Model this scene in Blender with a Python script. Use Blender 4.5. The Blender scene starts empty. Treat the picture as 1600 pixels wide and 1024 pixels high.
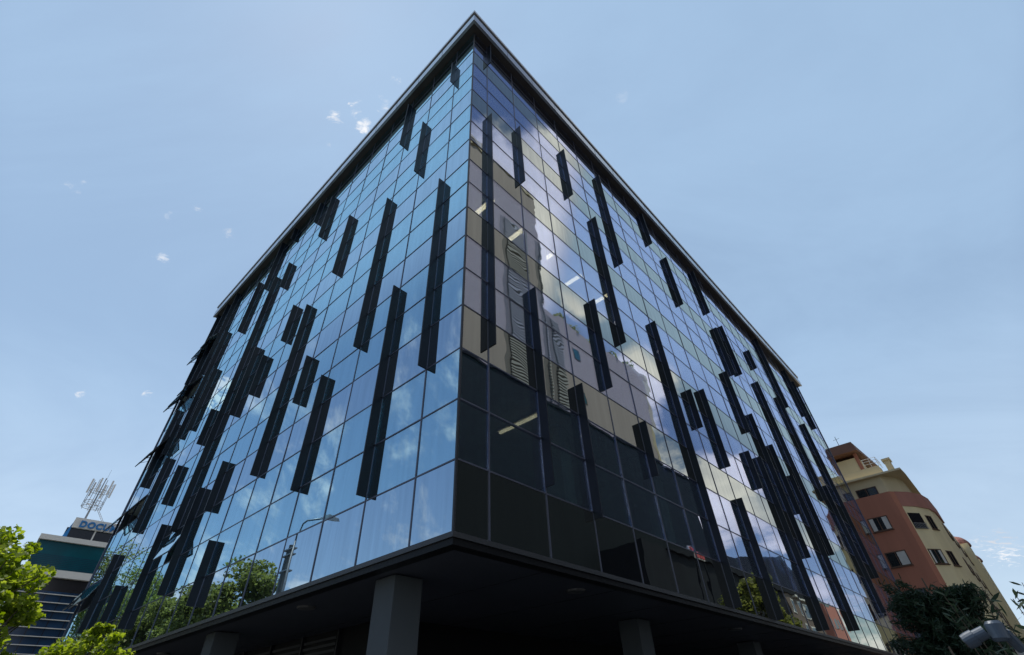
import bpy, math, random
import numpy as np
from mathutils import Vector, Matrix
random.seed(7); RNG = np.random.default_rng(11)
R_ = math.radians
sc = bpy.context.scene
COL = sc.collection

# ------------------------------------------------------------------ frames
EL = Vector((-0.71808215, 0.69595835, 0)).normalized()    # along the left facade
ER = Vector((0.69502352, 0.718987, 0)).normalized()       # along the right facade
CAM = Vector((0.687364, -7.75263876, 1.6))
CR = Vector((0.99956882, -0.00865615, -0.02805773)); CU = Vector((0.01556634, -0.65400854, 0.75632699)); CF = Vector((0.02489687, 0.75643764, 0.6535918))
FPX, PPX, PPY = 743.0555, 800 - 9.302, 512 - 14.568
Z0, H, W, OL, OR = 3.94, 1.2, 1.60775, 1.1129, 0.7953
NROW = 17.7
CL_END, CR_END = 17.55, 26.6

def B(a, b, z):                         # building frame: a along left facade, b along right facade
    return EL * a + ER * b + Vector((0, 0, z))
def S(s, n, z):                         # street frame: s along right street, n out from the right facade
    return ER * s - EL * n + Vector((0, 0, z))
def LS(s, n, z):                        # left street frame: s along left street, n out from the left facade
    return EL * s - ER * n + Vector((0, 0, z))
def cpos(c, o): return c * o if c < 1 else o + (c - 1) * W
def ray(x, y): return CF + CR * ((x - PPX) / FPX) - CU * ((y - PPY) / FPX)
def proj(p):
    d = p - CAM; z = d.dot(CF)
    return PPX + FPX * d.dot(CR) / z, PPY - FPX * d.dot(CU) / z, z

# ------------------------------------------------------------------ materials
def mat(name):
    m = bpy.data.materials.new(name); m.use_nodes = True
    nt = m.node_tree; nt.nodes.clear()
    out = nt.nodes.new('ShaderNodeOutputMaterial')
    return m, nt, out
def lk(nt, a, b): nt.links.new(a, b)
def N(nt, t, **kw):
    n = nt.nodes.new(t)
    for k, v in kw.items(): setattr(n, k, v)
    return n
def plain(name, col, rough=.6, metal=0., var=.15, scale=3., bump=0., spec=.5, bscale=40., col2=None, streak=0.):
    m, nt, out = mat(name)
    p = N(nt, 'ShaderNodeBsdfPrincipled'); lk(nt, p.outputs[0], out.inputs[0])
    p.inputs['Roughness'].default_value = rough; p.inputs['Metallic'].default_value = metal
    p.inputs['Specular IOR Level'].default_value = spec
    tc = N(nt, 'ShaderNodeTexCoord'); mp = N(nt, 'ShaderNodeMapping'); lk(nt, tc.outputs['Object'], mp.inputs[0])
    if streak: mp.inputs['Scale'].default_value = (1, 1, streak)
    no = N(nt, 'ShaderNodeTexNoise'); no.inputs['Scale'].default_value = scale; no.inputs['Detail'].default_value = 6
    lk(nt, mp.outputs[0], no.inputs[0])
    mx = N(nt, 'ShaderNodeMix', data_type='RGBA'); lk(nt, no.outputs[0], mx.inputs[0])
    c2 = col2 or [max(0, c * (1 - 2 * var)) for c in col]
    c1 = [min(1, c * (1 + var)) for c in col]
    mx.inputs[6].default_value = (*c2, 1); mx.inputs[7].default_value = (*c1, 1)
    lk(nt, mx.outputs[2], p.inputs['Base Color'])
    if bump:
        n2 = N(nt, 'ShaderNodeTexNoise'); n2.inputs['Scale'].default_value = bscale; lk(nt, tc.outputs['Object'], n2.inputs[0])
        bp = N(nt, 'ShaderNodeBump'); bp.inputs['Strength'].default_value = bump; bp.inputs['Distance'].default_value = .02
        lk(nt, n2.outputs[0], bp.inputs['Height']); lk(nt, bp.outputs[0], p.inputs['Normal'])
    return m
def glass(name, tint, r0, trans, wave=.0, back=None):
    """coated facade glass: mirror layer over tinted see-through (vision) or dark enamel (spandrel)"""
    m, nt, out = mat(name)
    gl = N(nt, 'ShaderNodeBsdfGlossy'); gl.inputs['Roughness'].default_value = .0; gl.inputs['Color'].default_value = (*tint, 1)
    if back is None:
        tr = N(nt, 'ShaderNodeBsdfTransparent'); tr.inputs[0].default_value = (*trans, 1)
    else:
        tr = N(nt, 'ShaderNodeBsdfDiffuse'); tr.inputs[0].default_value = (*back, 1)
    lw = N(nt, 'ShaderNodeLayerWeight'); lw.inputs['Blend'].default_value = .5
    pw = N(nt, 'ShaderNodeMath', operation='POWER'); lk(nt, lw.outputs['Facing'], pw.inputs[0]); pw.inputs[1].default_value = 4.
    ma = N(nt, 'ShaderNodeMath', operation='MULTIPLY_ADD'); lk(nt, pw.outputs[0], ma.inputs[0])
    ma.inputs[1].default_value = 1 - r0; ma.inputs[2].default_value = r0
    # faint dirt film: streaky variation of the reflection
    tc = N(nt, 'ShaderNodeTexCoord'); mp = N(nt, 'ShaderNodeMapping'); mp.inputs['Scale'].default_value = (5, 5, .35); lk(nt, tc.outputs['Object'], mp.inputs[0])
    no = N(nt, 'ShaderNodeTexNoise'); no.inputs['Scale'].default_value = 1.6; no.inputs['Detail'].default_value = 5; lk(nt, mp.outputs[0], no.inputs[0])
    mr = N(nt, 'ShaderNodeMapRange'); lk(nt, no.outputs[0], mr.inputs[0]); mr.inputs[3].default_value = .80; mr.inputs[4].default_value = 1.10
    mm = N(nt, 'ShaderNodeMath', operation='MULTIPLY', use_clamp=True); lk(nt, ma.outputs[0], mm.inputs[0]); lk(nt, mr.outputs[0], mm.inputs[1])
    mx = N(nt, 'ShaderNodeMixShader'); lk(nt, mm.outputs[0], mx.inputs[0]); lk(nt, tr.outputs[0], mx.inputs[1]); lk(nt, gl.outputs[0], mx.inputs[2])
    lk(nt, mx.outputs[0], out.inputs[0])
    if wave:
        n2 = N(nt, 'ShaderNodeTexNoise'); n2.inputs['Scale'].default_value = .9; n2.inputs['Detail'].default_value = 1.5; lk(nt, tc.outputs['Object'], n2.inputs[0])
        bp = N(nt, 'ShaderNodeBump'); bp.inputs['Strength'].default_value = 1; bp.inputs['Distance'].default_value = wave
        lk(nt, n2.outputs[0], bp.inputs['Height']); lk(nt, bp.outputs[0], gl.inputs['Normal'])
    return m
def leafmat(name, ca, cb, trans=.5, rough=.5):
    m, nt, out = mat(name)
    geo = N(nt, 'ShaderNodeNewGeometry')
    cr = N(nt, 'ShaderNodeMix', data_type='RGBA'); lk(nt, geo.outputs['Random Per Island'], cr.inputs[0])
    cr.inputs[6].default_value = (*ca, 1); cr.inputs[7].default_value = (*cb, 1)
    p = N(nt, 'ShaderNodeBsdfPrincipled'); p.inputs['Roughness'].default_value = rough; p.inputs['Specular IOR Level'].default_value = .3
    lk(nt, cr.outputs[2], p.inputs['Base Color'])
    t = N(nt, 'ShaderNodeBsdfTranslucent'); hs = N(nt, 'ShaderNodeHueSaturation'); hs.inputs['Value'].default_value = 1.7; hs.inputs['Saturation'].default_value = 1.15
    hs.inputs['Hue'].default_value = .49
    lk(nt, cr.outputs[2], hs.inputs['Color']); lk(nt, hs.outputs[0], t.inputs[0])
    mx = N(nt, 'ShaderNodeMixShader'); mx.inputs[0].default_value = trans
    lk(nt, p.outputs[0], mx.inputs[1]); lk(nt, t.outputs[0], mx.inputs[2]); lk(nt, mx.outputs[0], out.inputs[0])
    return m
def emit(name, col, s):
    m, nt, out = mat(name); e = N(nt, 'ShaderNodeEmission'); e.inputs[0].default_value = (*col, 1); e.inputs[1].default_value = s
    lk(nt, e.outputs[0], out.inputs[0]); return m

M = {}
M['gl_vis_l'] = glass('glass_vision_left', (.60, .88, 1.0), .70, (.50, .62, .65), wave=.0012)
M['gl_spa_l'] = glass('glass_spandrel_left', (.66, .86, 1.0), .71, None, wave=.0012, back=(.02, .022, .025))
M['gl_vis_r'] = glass('glass_vision_right', (.80, .82, 1.0), .53, (.84, .95, .92), wave=.0034)
M['gl_spa_r'] = glass('glass_spandrel_right', (.84, .86, .76), .56, None, wave=.0034, back=(.009, .009, .011))
M['gl_sash'] = glass('glass_open_sash', (.70, .90, 1.0), .30, (.62, .68, .70))
M['fin'] = plain('fin_dark_blue_metal', (.006, .011, .019), .34, 0., .15, 2., spec=.28)
M['frame'] = plain('mullion_dark', (.03, .033, .04), .4, .3)
M['grid'] = plain('glazing_joint', (.095, .105, .15), .42, .35)
M['sill'] = plain('sill_dark_metal', (.05, .054, .06), .4, .2, spec=.35)
M['alu'] = plain('cornice_aluminium', (.56, .61, .65), .30, .8, .1, 1.5)
M['alu_light'] = plain('coping_light_metal', (.62, .64, .65), .35, .5, .08, 1.5)
M['darksoffit'] = plain('eave_soffit_dark', (.062, .054, .050), .45, 0, .25, 1.2, streak=.2)
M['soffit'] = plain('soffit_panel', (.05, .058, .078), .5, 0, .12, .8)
M['column'] = plain('column_render', (.066, .08, .09), .8, 0, .06, 2., .1)
M['slab'] = plain('slab_concrete', (.25, .25, .25), .8)
M['ceil'] = plain('office_ceiling', (.66, .76, .72), .85)
M['inner'] = plain('office_wall', (.34, .45, .43), .85)
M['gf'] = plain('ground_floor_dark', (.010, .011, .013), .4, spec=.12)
M['blind'] = plain('ground_floor_blind', (.05, .055, .06), .6)
M['rear'] = plain('rear_cladding', (.10, .11, .12), .5)
M['roof'] = plain('roof_membrane', (.2, .2, .2), .9)
M['tube'] = emit('office_tube_light', (1., .74, .48), 2.7)
M['tube_dim'] = emit('office_tube_light_dim', (1., .78, .5), .9)
M['dl'] = plain('downlight_rim', (.10, .105, .11), .3, .3)
M['dlface'] = plain('downlight_face', (.10, .105, .11), .3)
M['tan'] = plain('tower_tan_render', (.36, .325, .32), .85, 0, .06, .05, streak=.3)
M['tanlight'] = plain('tower_edge_cream', (.45, .41, .30), .85, 0, .05, .1)
M['grille'] = plain('tower_grille_metal', (.34, .34, .33), .5, .2, .05, .1)
M['grillebk'] = plain('tower_grille_recess', (.17, .165, .165), .6)
M['slate'] = plain('slate_cladding', (.013, .0175, .021), .7, 0, .2, .05, streak=.1, spec=.08)  # near-black colour imitates shade on the lower part of the tower
M['winglass'] = plain('dark_window_glass', (.02, .026, .03), .08, 0, .2, 1., spec=.8)
M['winframe'] = plain('brown_window_frame', (.10, .055, .035), .6)
M['curtain'] = plain('curtain_white', (.6, .6, .57), .8)
M['terra'] = plain('terracotta_render', (.45, .185, .12), .85, 0, .13, 1.2, .1, streak=.12)
M['terra2'] = plain('terracotta_dark_band', (.42, .19, .15), .85, 0, .12, 1.2, .1, streak=.15)
M['yellow'] = plain('yellow_render', (.80, .68, .42), .85, 0, .10, 1.2, .1, streak=.12)
M['olive'] = plain('cream_soffit_render', (.66, .57, .37), .85, 0, .08, .6)
M['browntile'] = plain('brown_roof_metal', (.22, .11, .075), .6, 0, .2, 1.)
M['white'] = plain('white_metal', (.78, .78, .76), .5, 0, .06, 2.)
M['offwhite'] = plain('pale_grey_cladding', (.80, .79, .74), .6, 0, .06, .5)
M['bluelet'] = plain('blue_sign_letters', (.012, .20, .52), .4, 0, .08, 2.)
M['teal'] = plain('teal_glass', (.005, .105, .14), .12, .0, .3, .6, spec=.25)
M['blueglass'] = plain('blue_grey_glass', (.018, .058, .13), .12, 0., .4, .5, spec=.3)
M['darkwin'] = plain('dark_brown_glass', (.018, .016, .02), .15, 0, .3, .5)
M['galv'] = plain('galvanised_steel', (.35, .36, .37), .45, .6, .1, 4.)
M['concpole'] = plain('pole_concrete', (.26, .26, .25), .9, 0, .15, 6., .2)
M['bark'] = plain('bark', (.11, .085, .06), .9, 0, .3, 8., .5)
M['maple'] = leafmat('maple_leaves', (.13, .20, .022), (.31, .38, .075), .6)
M['street_leaf'] = leafmat('street_tree_leaves', (.10, .125, .035), (.23, .26, .09), .55)
M['dark_leaf'] = leafmat('conifer_needles', (.010, .026, .014), (.024, .048, .024), .15)
M['new_leaf'] = leafmat('conifer_new_growth', (.06, .10, .02), (.10, .15, .03), .35)
M['olive_leaf'] = leafmat('willow_like_leaves', (.026, .048, .032), (.06, .09, .048), .25)
M['camgrey'] = plain('camera_housing_blue_grey', (.05, .075, .11), .45, .1, .08, 20.)
M['asphalt'] = plain('asphalt', (.05, .05, .052), .9, 0, .15, 2., .3)
M['paving'] = plain('paving', (.13, .125, .12), .85, 0, .12, 1.5, .2)
M['ground'] = plain('ground_earth', (.10, .095, .08), .95, 0, .2, .05)
M['line'] = plain('road_paint', (.75, .75, .72), .7)
M['slate_roof'] = plain('dark_mansard_tiles', (.016, .019, .025), .8, 0, .2, .3, spec=.15)
M['brownwall'] = plain('brown_render', (.20, .155, .13), .85, 0, .15, .2)
M['pinkwall'] = plain('pink_render', (.58, .24, .19), .85, 0, .1, .2)
M['redsign'] = plain('red_sign_panel', (.55, .05, .05), .5)
M['greyroof'] = plain('grey_green_spire', (.10, .13, .125), .6)

# ------------------------------------------------------------------ mesh helpers
class MB:
    def __init__(s): s.v = []; s.f = []; s.m = []
    def hexa(s, p, mi=0):                       # p: 8 points, bottom 4 ccw then top 4
        n = len(s.v); s.v += [tuple(q) for q in p]
        for f in ((0, 3, 2, 1), (4, 5, 6, 7), (0, 1, 5, 4), (1, 2, 6, 5), (2, 3, 7, 6), (3, 0, 4, 7)):
            s.f.append(tuple(n + i for i in f)); s.m.append(mi)
    def box(s, fn, a0, a1, b0, b1, z0, z1, mi=0):
        s.hexa([fn(a0, b0, z0), fn(a1, b0, z0), fn(a1, b1, z0), fn(a0, b1, z0), fn(a0, b0, z1), fn(a1, b0, z1), fn(a1, b1, z1), fn(a0, b1, z1)], mi)
    def prism(s, pts0, pts1, mi=0):             # two rings with the same count
        n = len(s.v); k = len(pts0); s.v += [tuple(q) for q in pts0] + [tuple(q) for q in pts1]
        s.f.append(tuple(n + i for i in reversed(range(k)))); s.m.append(mi)
        s.f.append(tuple(n + k + i for i in range(k))); s.m.append(mi)
        for i in range(k):
            j = (i + 1) % k; s.f.append((n + i, n + j, n + k + j, n + k + i)); s.m.append(mi)
    def tube(s, pts, rad, seg=8, mi=0, cap=True):
        pts = [Vector(p) for p in pts]
        rads = rad if isinstance(rad, (list, tuple)) else [rad] * len(pts)
        n = len(s.v); k = len(pts)
        up = Vector((0.31, 0.17, 0.93))
        for i, p in enumerate(pts):
            d = (pts[min(i + 1, k - 1)] - pts[max(i - 1, 0)]).normalized()
            x = d.cross(up); x = x.normalized() if x.length > 1e-4 else Vector((1, 0, 0)); y = d.cross(x)
            for j in range(seg):
                t = 2 * math.pi * j / seg; s.v.append(tuple(p + (x * math.cos(t) + y * math.sin(t)) * rads[i]))
        for i in range(k - 1):
            for j in range(seg):
                q = (j + 1) % seg
                s.f.append((n + i * seg + j, n + i * seg + q, n + (i + 1) * seg + q, n + (i + 1) * seg + j)); s.m.append(mi)
        if cap:
            s.f.append(tuple(n + j for j in reversed(range(seg)))); s.m.append(mi)
            s.f.append(tuple(n + (k - 1) * seg + j for j in range(seg))); s.m.append(mi)
    def build(s, name, mats, parent=None, smooth=False, bevel=0.):
        me = bpy.data.meshes.new(name); me.from_pydata(s.v, [], s.f); me.update()
        for m in (mats if isinstance(mats, (list, tuple)) else [mats]): me.materials.append(m)
        if any(s.m): me.polygons.foreach_set('material_index', s.m)
        import bmesh
        bm = bmesh.new(); bm.from_mesh(me); bmesh.ops.recalc_face_normals(bm, faces=bm.faces)
        if bevel: bmesh.ops.bevel(bm, geom=list(bm.edges), offset=bevel, segments=2, affect='EDGES', profile=.6)
        bm.to_mesh(me); bm.free()
        if smooth: me.polygons.foreach_set('use_smooth', [True] * len(me.polygons))
        o = bpy.data.objects.new(name, me); COL.objects.link(o)
        if parent: adopt(o, parent)
        return o
def adopt(o, parent):                       # keep world place: parents only ever carry a translation
    o.parent = parent; o.matrix_parent_inverse = Matrix.Translation(parent.location).inverted()
def tag(o, label, cat, group=None, kind=None):
    if label: o['label'] = label
    if cat: o['category'] = cat
    if group: o['group'] = group
    if kind: o['kind'] = kind
    return o
def thing(name, loc, label, cat, group=None):
    o = bpy.data.objects.new(name, None); COL.objects.link(o); o.location = loc; o.empty_display_size = .2
    return tag(o, label, cat, group)
def quads_mesh(name, V, F, m, parent=None):
    me = bpy.data.meshes.new(name); nv = len(V); nf = len(F); k = F.shape[1]
    me.vertices.add(nv); me.vertices.foreach_set('co', V.astype(np.float32).ravel())
    me.loops.add(nf * k); me.loops.foreach_set('vertex_index', F.astype(np.int32).ravel())
    me.polygons.add(nf); me.polygons.foreach_set('loop_start', np.arange(0, nf * k, k, dtype=np.int32)); me.polygons.foreach_set('loop_total', np.full(nf, k, dtype=np.int32))
    me.materials.append(m); me.update(calc_edges=True)
    o = bpy.data.objects.new(name, me); COL.objects.link(o)
    if parent: adopt(o, parent)
    return o
LEAF = {'quad': np.array([(0, -.5), (.38, 0), (0, .5), (-.38, 0)]),
        'maple': np.array([(0, -.5), (.22, -.42), (.5, -.1), (.28, .05), (.3, .38), (0, .55), (-.3, .38), (-.28, .05), (-.5, -.1), (-.22, -.42)]),
        'lance': np.array([(0, -.5), (.09, -.2), (.10, .15), (0, .5), (-.10, .15), (-.09, -.2)]),
        'needle': np.array([(-.10, -.5), (.10, -.5), (.05, .5), (-.05, .5)])}
def leaves(name, P, size, kind, m, parent, up=None, nd=None, jitter=.35):
    """P: n x 3 centres; every leaf its own face"""
    n = len(P); base = LEAF[kind]; k = len(base)
    if nd is None: nrm = RNG.normal(size=(n, 3)); nrm[:, 2] = np.abs(nrm[:, 2]) + .4
    else: nrm = nd + RNG.normal(size=(n, 3)) * .5
    nrm /= np.linalg.norm(nrm, axis=1)[:, None]
    t = RNG.normal(size=(n, 3)) if up is None else up + RNG.normal(size=(n, 3)) * .25
    t -= nrm * (t * nrm).sum(1)[:, None]; t /= np.linalg.norm(t, axis=1)[:, None] + 1e-9
    b = np.cross(nrm, t)
    sz = size * (1 + jitter * RNG.uniform(-1, 1, n))
    V = P[:, None, :] + (base[None, :, 0, None] * b[:, None, :] + base[None, :, 1, None] * t[:, None, :]) * sz[:, None, None]
    bend = (np.abs(base[:, 0]) * .25)[None, :, None] * nrm[:, None, :] * sz[:, None, None]
    V = V + bend
    F = np.arange(n * k).reshape(n, k)
    return quads_mesh(name, V.reshape(-1, 3), F, m, parent)
def tree(name, loc, h, crown_r, crown_h, nclump, nleaf, lsize, lm, label, group=None, kind='quad', trunk_r=.16, squash=1., lean=(0, 0), cr=(.2, .42)):
    root = thing(name, loc, label, 'tree', group)
    L = Vector(loc); mb = MB()
    top = L + Vector((lean[0], lean[1], h - crown_h * .35))
    pts = [L + (top - L) * t + Vector((math.sin(t * 5 + h) * .12, math.cos(t * 4) * .1, 0)) * t for t in np.linspace(0, 1, 7)]
    mb.tube(pts, [trunk_r * (1 - .75 * t) for t in np.linspace(0, 1, 7)], 8)
    cc = L + Vector((lean[0], lean[1], h - crown_h / 2)); cl = []
    for i in range(nclump):
        d = RNG.normal(size=3); d /= np.linalg.norm(d); r = RNG.uniform(.35, 1.) ** .6
        c = cc + Vector((d[0] * crown_r * r, d[1] * crown_r * r, d[2] * crown_h / 2 * r * squash)); cl.append(c)
        k = RNG.integers(2, 6); s = pts[k]
        mid = (s + c) / 2 + Vector((0, 0, -.12 * crown_r))
        mb.tube([s, mid, c], [trunk_r * .32, trunk_r * .2, .012], 5)
    mb.build('trunk', M['bark'], root, True)
    P = []
    for c in cl:
        rr = crown_r * RNG.uniform(*cr)
        q = RNG.normal(size=(nleaf // nclump, 3)); q /= np.linalg.norm(q, axis=1)[:, None]
        q *= (RNG.uniform(0, 1, len(q)) ** .45)[:, None] * rr; q[:, 2] *= .75
        P.append(q + np.array(c))
    leaves('crown', np.concatenate(P), lsize, kind, lm, root)
    return root

# ------------------------------------------------------------------ the office building
bld = thing('office_building', (0, 0, 0), 'dark mirror-glass office block with blue and violet panes, black vertical fins, on recessed columns', 'office building')
aL, bR = cpos(CL_END, OL), cpos(CR_END, OR)
LF = lambda c, out, z: B(cpos(c, OL), -out, z)          # left facade: column, outwards, height
RF = lambda c, out, z: B(-out, cpos(c, OR), z)
LFm = lambda a, out, z: B(a, -out, z)
RFm = lambda b, out, z: B(-out, b, z)

panes = []
open_cells = {(c, r) for c in (15, 16, 17) for r in (2, 5, 8, 11, 14)} | {(9, 2)}
def add_panes(F, cend, side):
    g = .016
    ncol = int(math.ceil(cend))
    for c in range(ncol):
        c1 = min(c + 1, cend)
        for r in range(18):
            r1 = min(r + 1, NROW)
            if side == 'l' and (c, r) in open_cells: continue
            kind = 'spa' if r % 3 == 0 else 'vis'
            e = RNG.normal(size=3) * .0015
            sx = RNG.normal() * .0008
            x0, x1 = F(c, 0, 0), F(c1, 0, 0)
            ax = (x1 - x0).normalized(); n = (F(0, 1, 0) - F(0, 0, 0)).normalized()
            za, zb = Z0 + r * H + g, Z0 + r1 * H - g
            A, C = x0 + ax * g, x1 - ax * g
            def pt(base, z, off): return base + n * off + Vector((0, 0, z))
            f = (e[0] - e[1], e[0] + e[1])
            fr = [pt(A, za, -.004 + f[0] - sx), pt(C, za, -.004 + f[1] - sx), pt(C, zb, -.004 + f[1] + sx), pt(A, zb, -.004 + f[0] + sx)]
            bk = [q - n * .02 for q in (pt(A, za, 0), pt(C, za, 0), pt(C, zb, 0), pt(A, zb, 0))]
            pp = [proj(q) for q in fr]
            xs = [(min(max(p[0], 0), 1600), min(max(p[1], 0), 1024)) for p in pp]
            area = abs(sum(xs[i][0] * xs[(i + 1) % 4][1] - xs[(i + 1) % 4][0] * xs[i][1] for i in range(4))) / 2
            panes.append((area, kind, side, fr, bk))
add_panes(LF, CL_END, 'l'); add_panes(RF, CR_END, 'r')
panes.sort(key=lambda p: -p[0])
def pane_mb(mb, fr, bk, mi=0):
    n = len(mb.v); mb.v += [tuple(q) for q in fr] + [tuple(q) for q in bk]
    for f in ((0, 1, 2, 3), (7, 6, 5, 4), (0, 4, 5, 1), (1, 5, 6, 2), (2, 6, 7, 3), (3, 7, 4, 0)):
        mb.f.append(tuple(n + i for i in f)); mb.m.append(mi)
for area, kind, side, fr, bk in panes[:100]:
    mb = MB(); pane_mb(mb, fr, bk); mb.build('glass_pane', M[f'gl_{kind}_{side}'], bld)
rest = MB(); ms = ['gl_vis_l', 'gl_spa_l', 'gl_vis_r', 'gl_spa_r']
for area, kind, side, fr, bk in panes[100:]: pane_mb(rest, fr, bk, ms.index(f'gl_{kind}_{side}'))
rp = rest.build('glass_pane', [M[k] for k in ms], bld); rp['kind'] = 'stuff'

# mullions and transoms (one grid per facade)
ZT = Z0 + NROW * H
for side, F, Fm, cend, o in (('l', LF, LFm, CL_END, OL), ('r', RF, RFm, CR_END, OR)):
    mb = MB()
    for c in range(1, int(cend) + 1):
        x = cpos(c, o); mb.box(Fm, x - .015, x + .015, -.06, .010, Z0, ZT)
    end = cpos(cend, o); mb.box(Fm, end - .03, end + .03, -.06, .05, Z0, ZT)
    for r in range(1, 18):
        z = Z0 + r * H; mb.box(Fm, .03, end - .035, -.055, .007, z - .014, z + .014)
    mb.build('glazing_grid', M['grid'], bld)
mb = MB(); mb.box(B, -.012, .028, -.012, .028, Z0, ZT); mb.build('corner_post', M['frame'], bld)

# vertical fins: (column, top row, bottom row)
FL = [(1,16.3,14.75),(3,17.1,14.0),(2,13.8,10.76),(7,16.3,13.5),(8,17.1,15.65),(5,12.4,9.37),(3,10.75,4.9),(1,8.9,3.0),(2,5.95,1.06),(9,14.0,12.5),(10,17.6,16.75),
      (11,17.6,14.25),(10,14.1,2.92),(12,15.65,12.4),(15,17.6,12.0),(7,9.7,8.08),(6,8.85,3.05),(9,9.3,6.4),(8,8.2,6.6),(5,6.05,4.55),(4,4.75,1.9),(13,11.0,7.9),(11,7.75,6.28),
      (14,14.0,8.0),(14,7.1,4.1),(12,5.9,4.45),(9,3.9,1.0),(8,4.3,2.85),(11,3.45,.55),(7,1.8,.38),(15,3.6,1.03),(13,2.1,.66),(15,9.2,7.7),(16,10.5,6.62),(16,17.6,11.3),(17,17.6,12.6)]
FR = [(1,17.5,15.9),(1,12.1,3.32),(2,13.2,10.0),(4,15.1,12.1),(6,16.3,10.65),(5,12.1,6.3),(4,7.1,4.2),(2,5.7,1.1),(3,3.7,.86),(5,3.8,2.4),(7,8.7,.02),(8,6.5,5.1),(9,7.1,4.2),(13,13.1,10.25),
      (14,14.0,10.9),(12,9.8,6.85),(17,14.5,13.2),(13,8.2,2.39),(16,11.7,3.15),(19,12.5,6.4),(22,12.2,3.4),(10,15.2,12.1),(13,17.2,14.1),(9,17.4,15.1),(20,17.6,12.3),(24,17.6,13.8),(25,17.2,13.3),
      (11,5.6,4.2),(12,5.8,.1),(14,7.2,4.23),(15,6.2,.4),(20,7.5,1.6),(9,3.2,.02)]
for lst, Fm, o in ((FL, LFm, OL), (FR, RFm, OR)):
    for c, rt, rb in lst:
        x = cpos(c, o); mb = MB(); mb.box(Fm, x - .016, x + .016, .0115, .228, Z0 + rb * H, Z0 + rt * H)
        for k in range(math.ceil(rb + .05), math.floor(rt - .05) + 1):      # fixing brackets at every transom
            mb.box(Fm, x - .022, x + .022, .0115, .07, Z0 + k * H - .016, Z0 + k * H + .016)
        mb.build('fin', M['fin'], bld)

# open top-hung sashes
def sash(c0, c1, r1, ang):
    a0, a1 = cpos(c0, OL) + .03, cpos(c1, OL) - .03
    zt = Z0 + r1 * H - .03; h = H - .06; ca, sa = math.cos(R_(ang)), math.sin(R_(ang))
    def SP(a, t, v):                    # t across thickness (outwards), v down from hinge
        return B(a, -(.01 + v * sa + t * ca), zt - v * ca + t * sa)
    root = MB(); w = .05
    for (x0, x1, v0, v1) in ((a0, a1, 0, w), (a0, a1, h - w, h), (a0, a0 + w, w, h - w), (a1 - w, a1, w, h - w)):
        root.box(SP, x0, x1, -.035, .0, v0, v1)
    fo = root.build('open_window', M['frame'], bld)
    g = MB(); g.box(SP, a0 + w * .5, a1 - w * .5, .002, .012, .01, h - .01); go = g.build('window_glass', M['gl_sash'], fo)
    for x in (a0 + .02, a1 - .02):      # stay arms back to the frame
        g = MB(); g.tube([SP(x, -.03, h * .7), B(x, .02, zt - h * .45)], .012, 6); g.build('stay_arm', M['frame'], fo)
for r in (3, 6, 9, 12, 15):
    for c in (15, 16, 17): sash(c, min(c + 1, CL_END), r, RNG.uniform(24, 30))
sash(9, 10, 3, 19)

# sill, soffit, cornice
mb = MB(); mb.box(LFm, -.05, aL, -.1, .05, Z0 - .085, Z0 - .004); mb.box(RFm, .1, bR, -.1, .05, Z0 - .085, Z0 - .004)
mb.build('sill', M['sill'], bld)
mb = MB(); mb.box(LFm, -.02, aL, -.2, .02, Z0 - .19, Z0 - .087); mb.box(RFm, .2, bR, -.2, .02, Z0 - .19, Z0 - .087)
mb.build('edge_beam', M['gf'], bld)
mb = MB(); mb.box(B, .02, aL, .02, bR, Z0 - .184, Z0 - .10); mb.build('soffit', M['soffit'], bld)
mb = MB()
for i in range(1, 14):
    mb.box(B, .06, aL, i * 2.4 - .006, i * 2.4 + .006, Z0 - .188, Z0 - .1841)
mb.build('soffit_joint', M['gf'], bld)
rb_, ra_ = cpos(CR_END, OR), cpos(17.4, OL); d = .38
mb = MB(); mb.hexa([B(-d, -d, ZT), B(ra_, -d, ZT), B(ra_, 0.5, ZT), B(.5, .5, ZT), B(-d, -d, ZT + .1), B(ra_, -d, ZT + .1), B(ra_, .5, ZT + .1), B(.5, .5, ZT + .1)])
mb.hexa([B(-d, -d, ZT), B(.5, .5, ZT), B(.5, rb_, ZT), B(-d, rb_, ZT), B(-d, -d, ZT + .1), B(.5, .5, ZT + .1), B(.5, rb_, ZT + .1), B(-d, rb_, ZT + .1)])
mb.build('eave_soffit', M['darksoffit'], bld)
mb = MB(); e = d + .012
mb.box(LFm, -e, ra_ + .01, d - .1, e, ZT - .03, ZT + .52); mb.box(RFm, -d + .1, rb_ + .01, d - .1, e, ZT - .03, ZT + .52)
FA = mb
mb = MB(); g_ = d - .03
mb.box(LFm, -g_, ra_, d - .15, g_, ZT + .52, ZT + .86); mb.box(RFm, -d + .15, rb_, d - .15, g_, ZT + .52, ZT + .86)
mb.build('shadow_gap', M['frame'], bld)
mb = MB(); e = d + .035
mb.box(LFm, -e, ra_ + .03, d - .3, e, ZT + .86, ZT + 1.06); mb.box(RFm, -d + .3, rb_ + .03, d - .3, e, ZT + .86, ZT + 1.06)
mb.build('coping', M['alu_light'], bld, bevel=.01)
for i in range(1, 16): FA.box(LFm, i * 1.75 - .008, i * 1.75 + .008, d + .0125, d + .0165, ZT - .02, ZT + .51, 1)
for i in range(1, 25): FA.box(RFm, i * 1.75 - .008, i * 1.75 + .008, d + .0125, d + .0165, ZT - .02, ZT + .51, 1)
FA.build('fascia', [M['alu'], M['frame']], bld)
mb = MB(); mb.box(B, .3, aL, .3, bR, ZT + .12, ZT + .4); mb.build('roof', M['roof'], bld)
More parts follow.
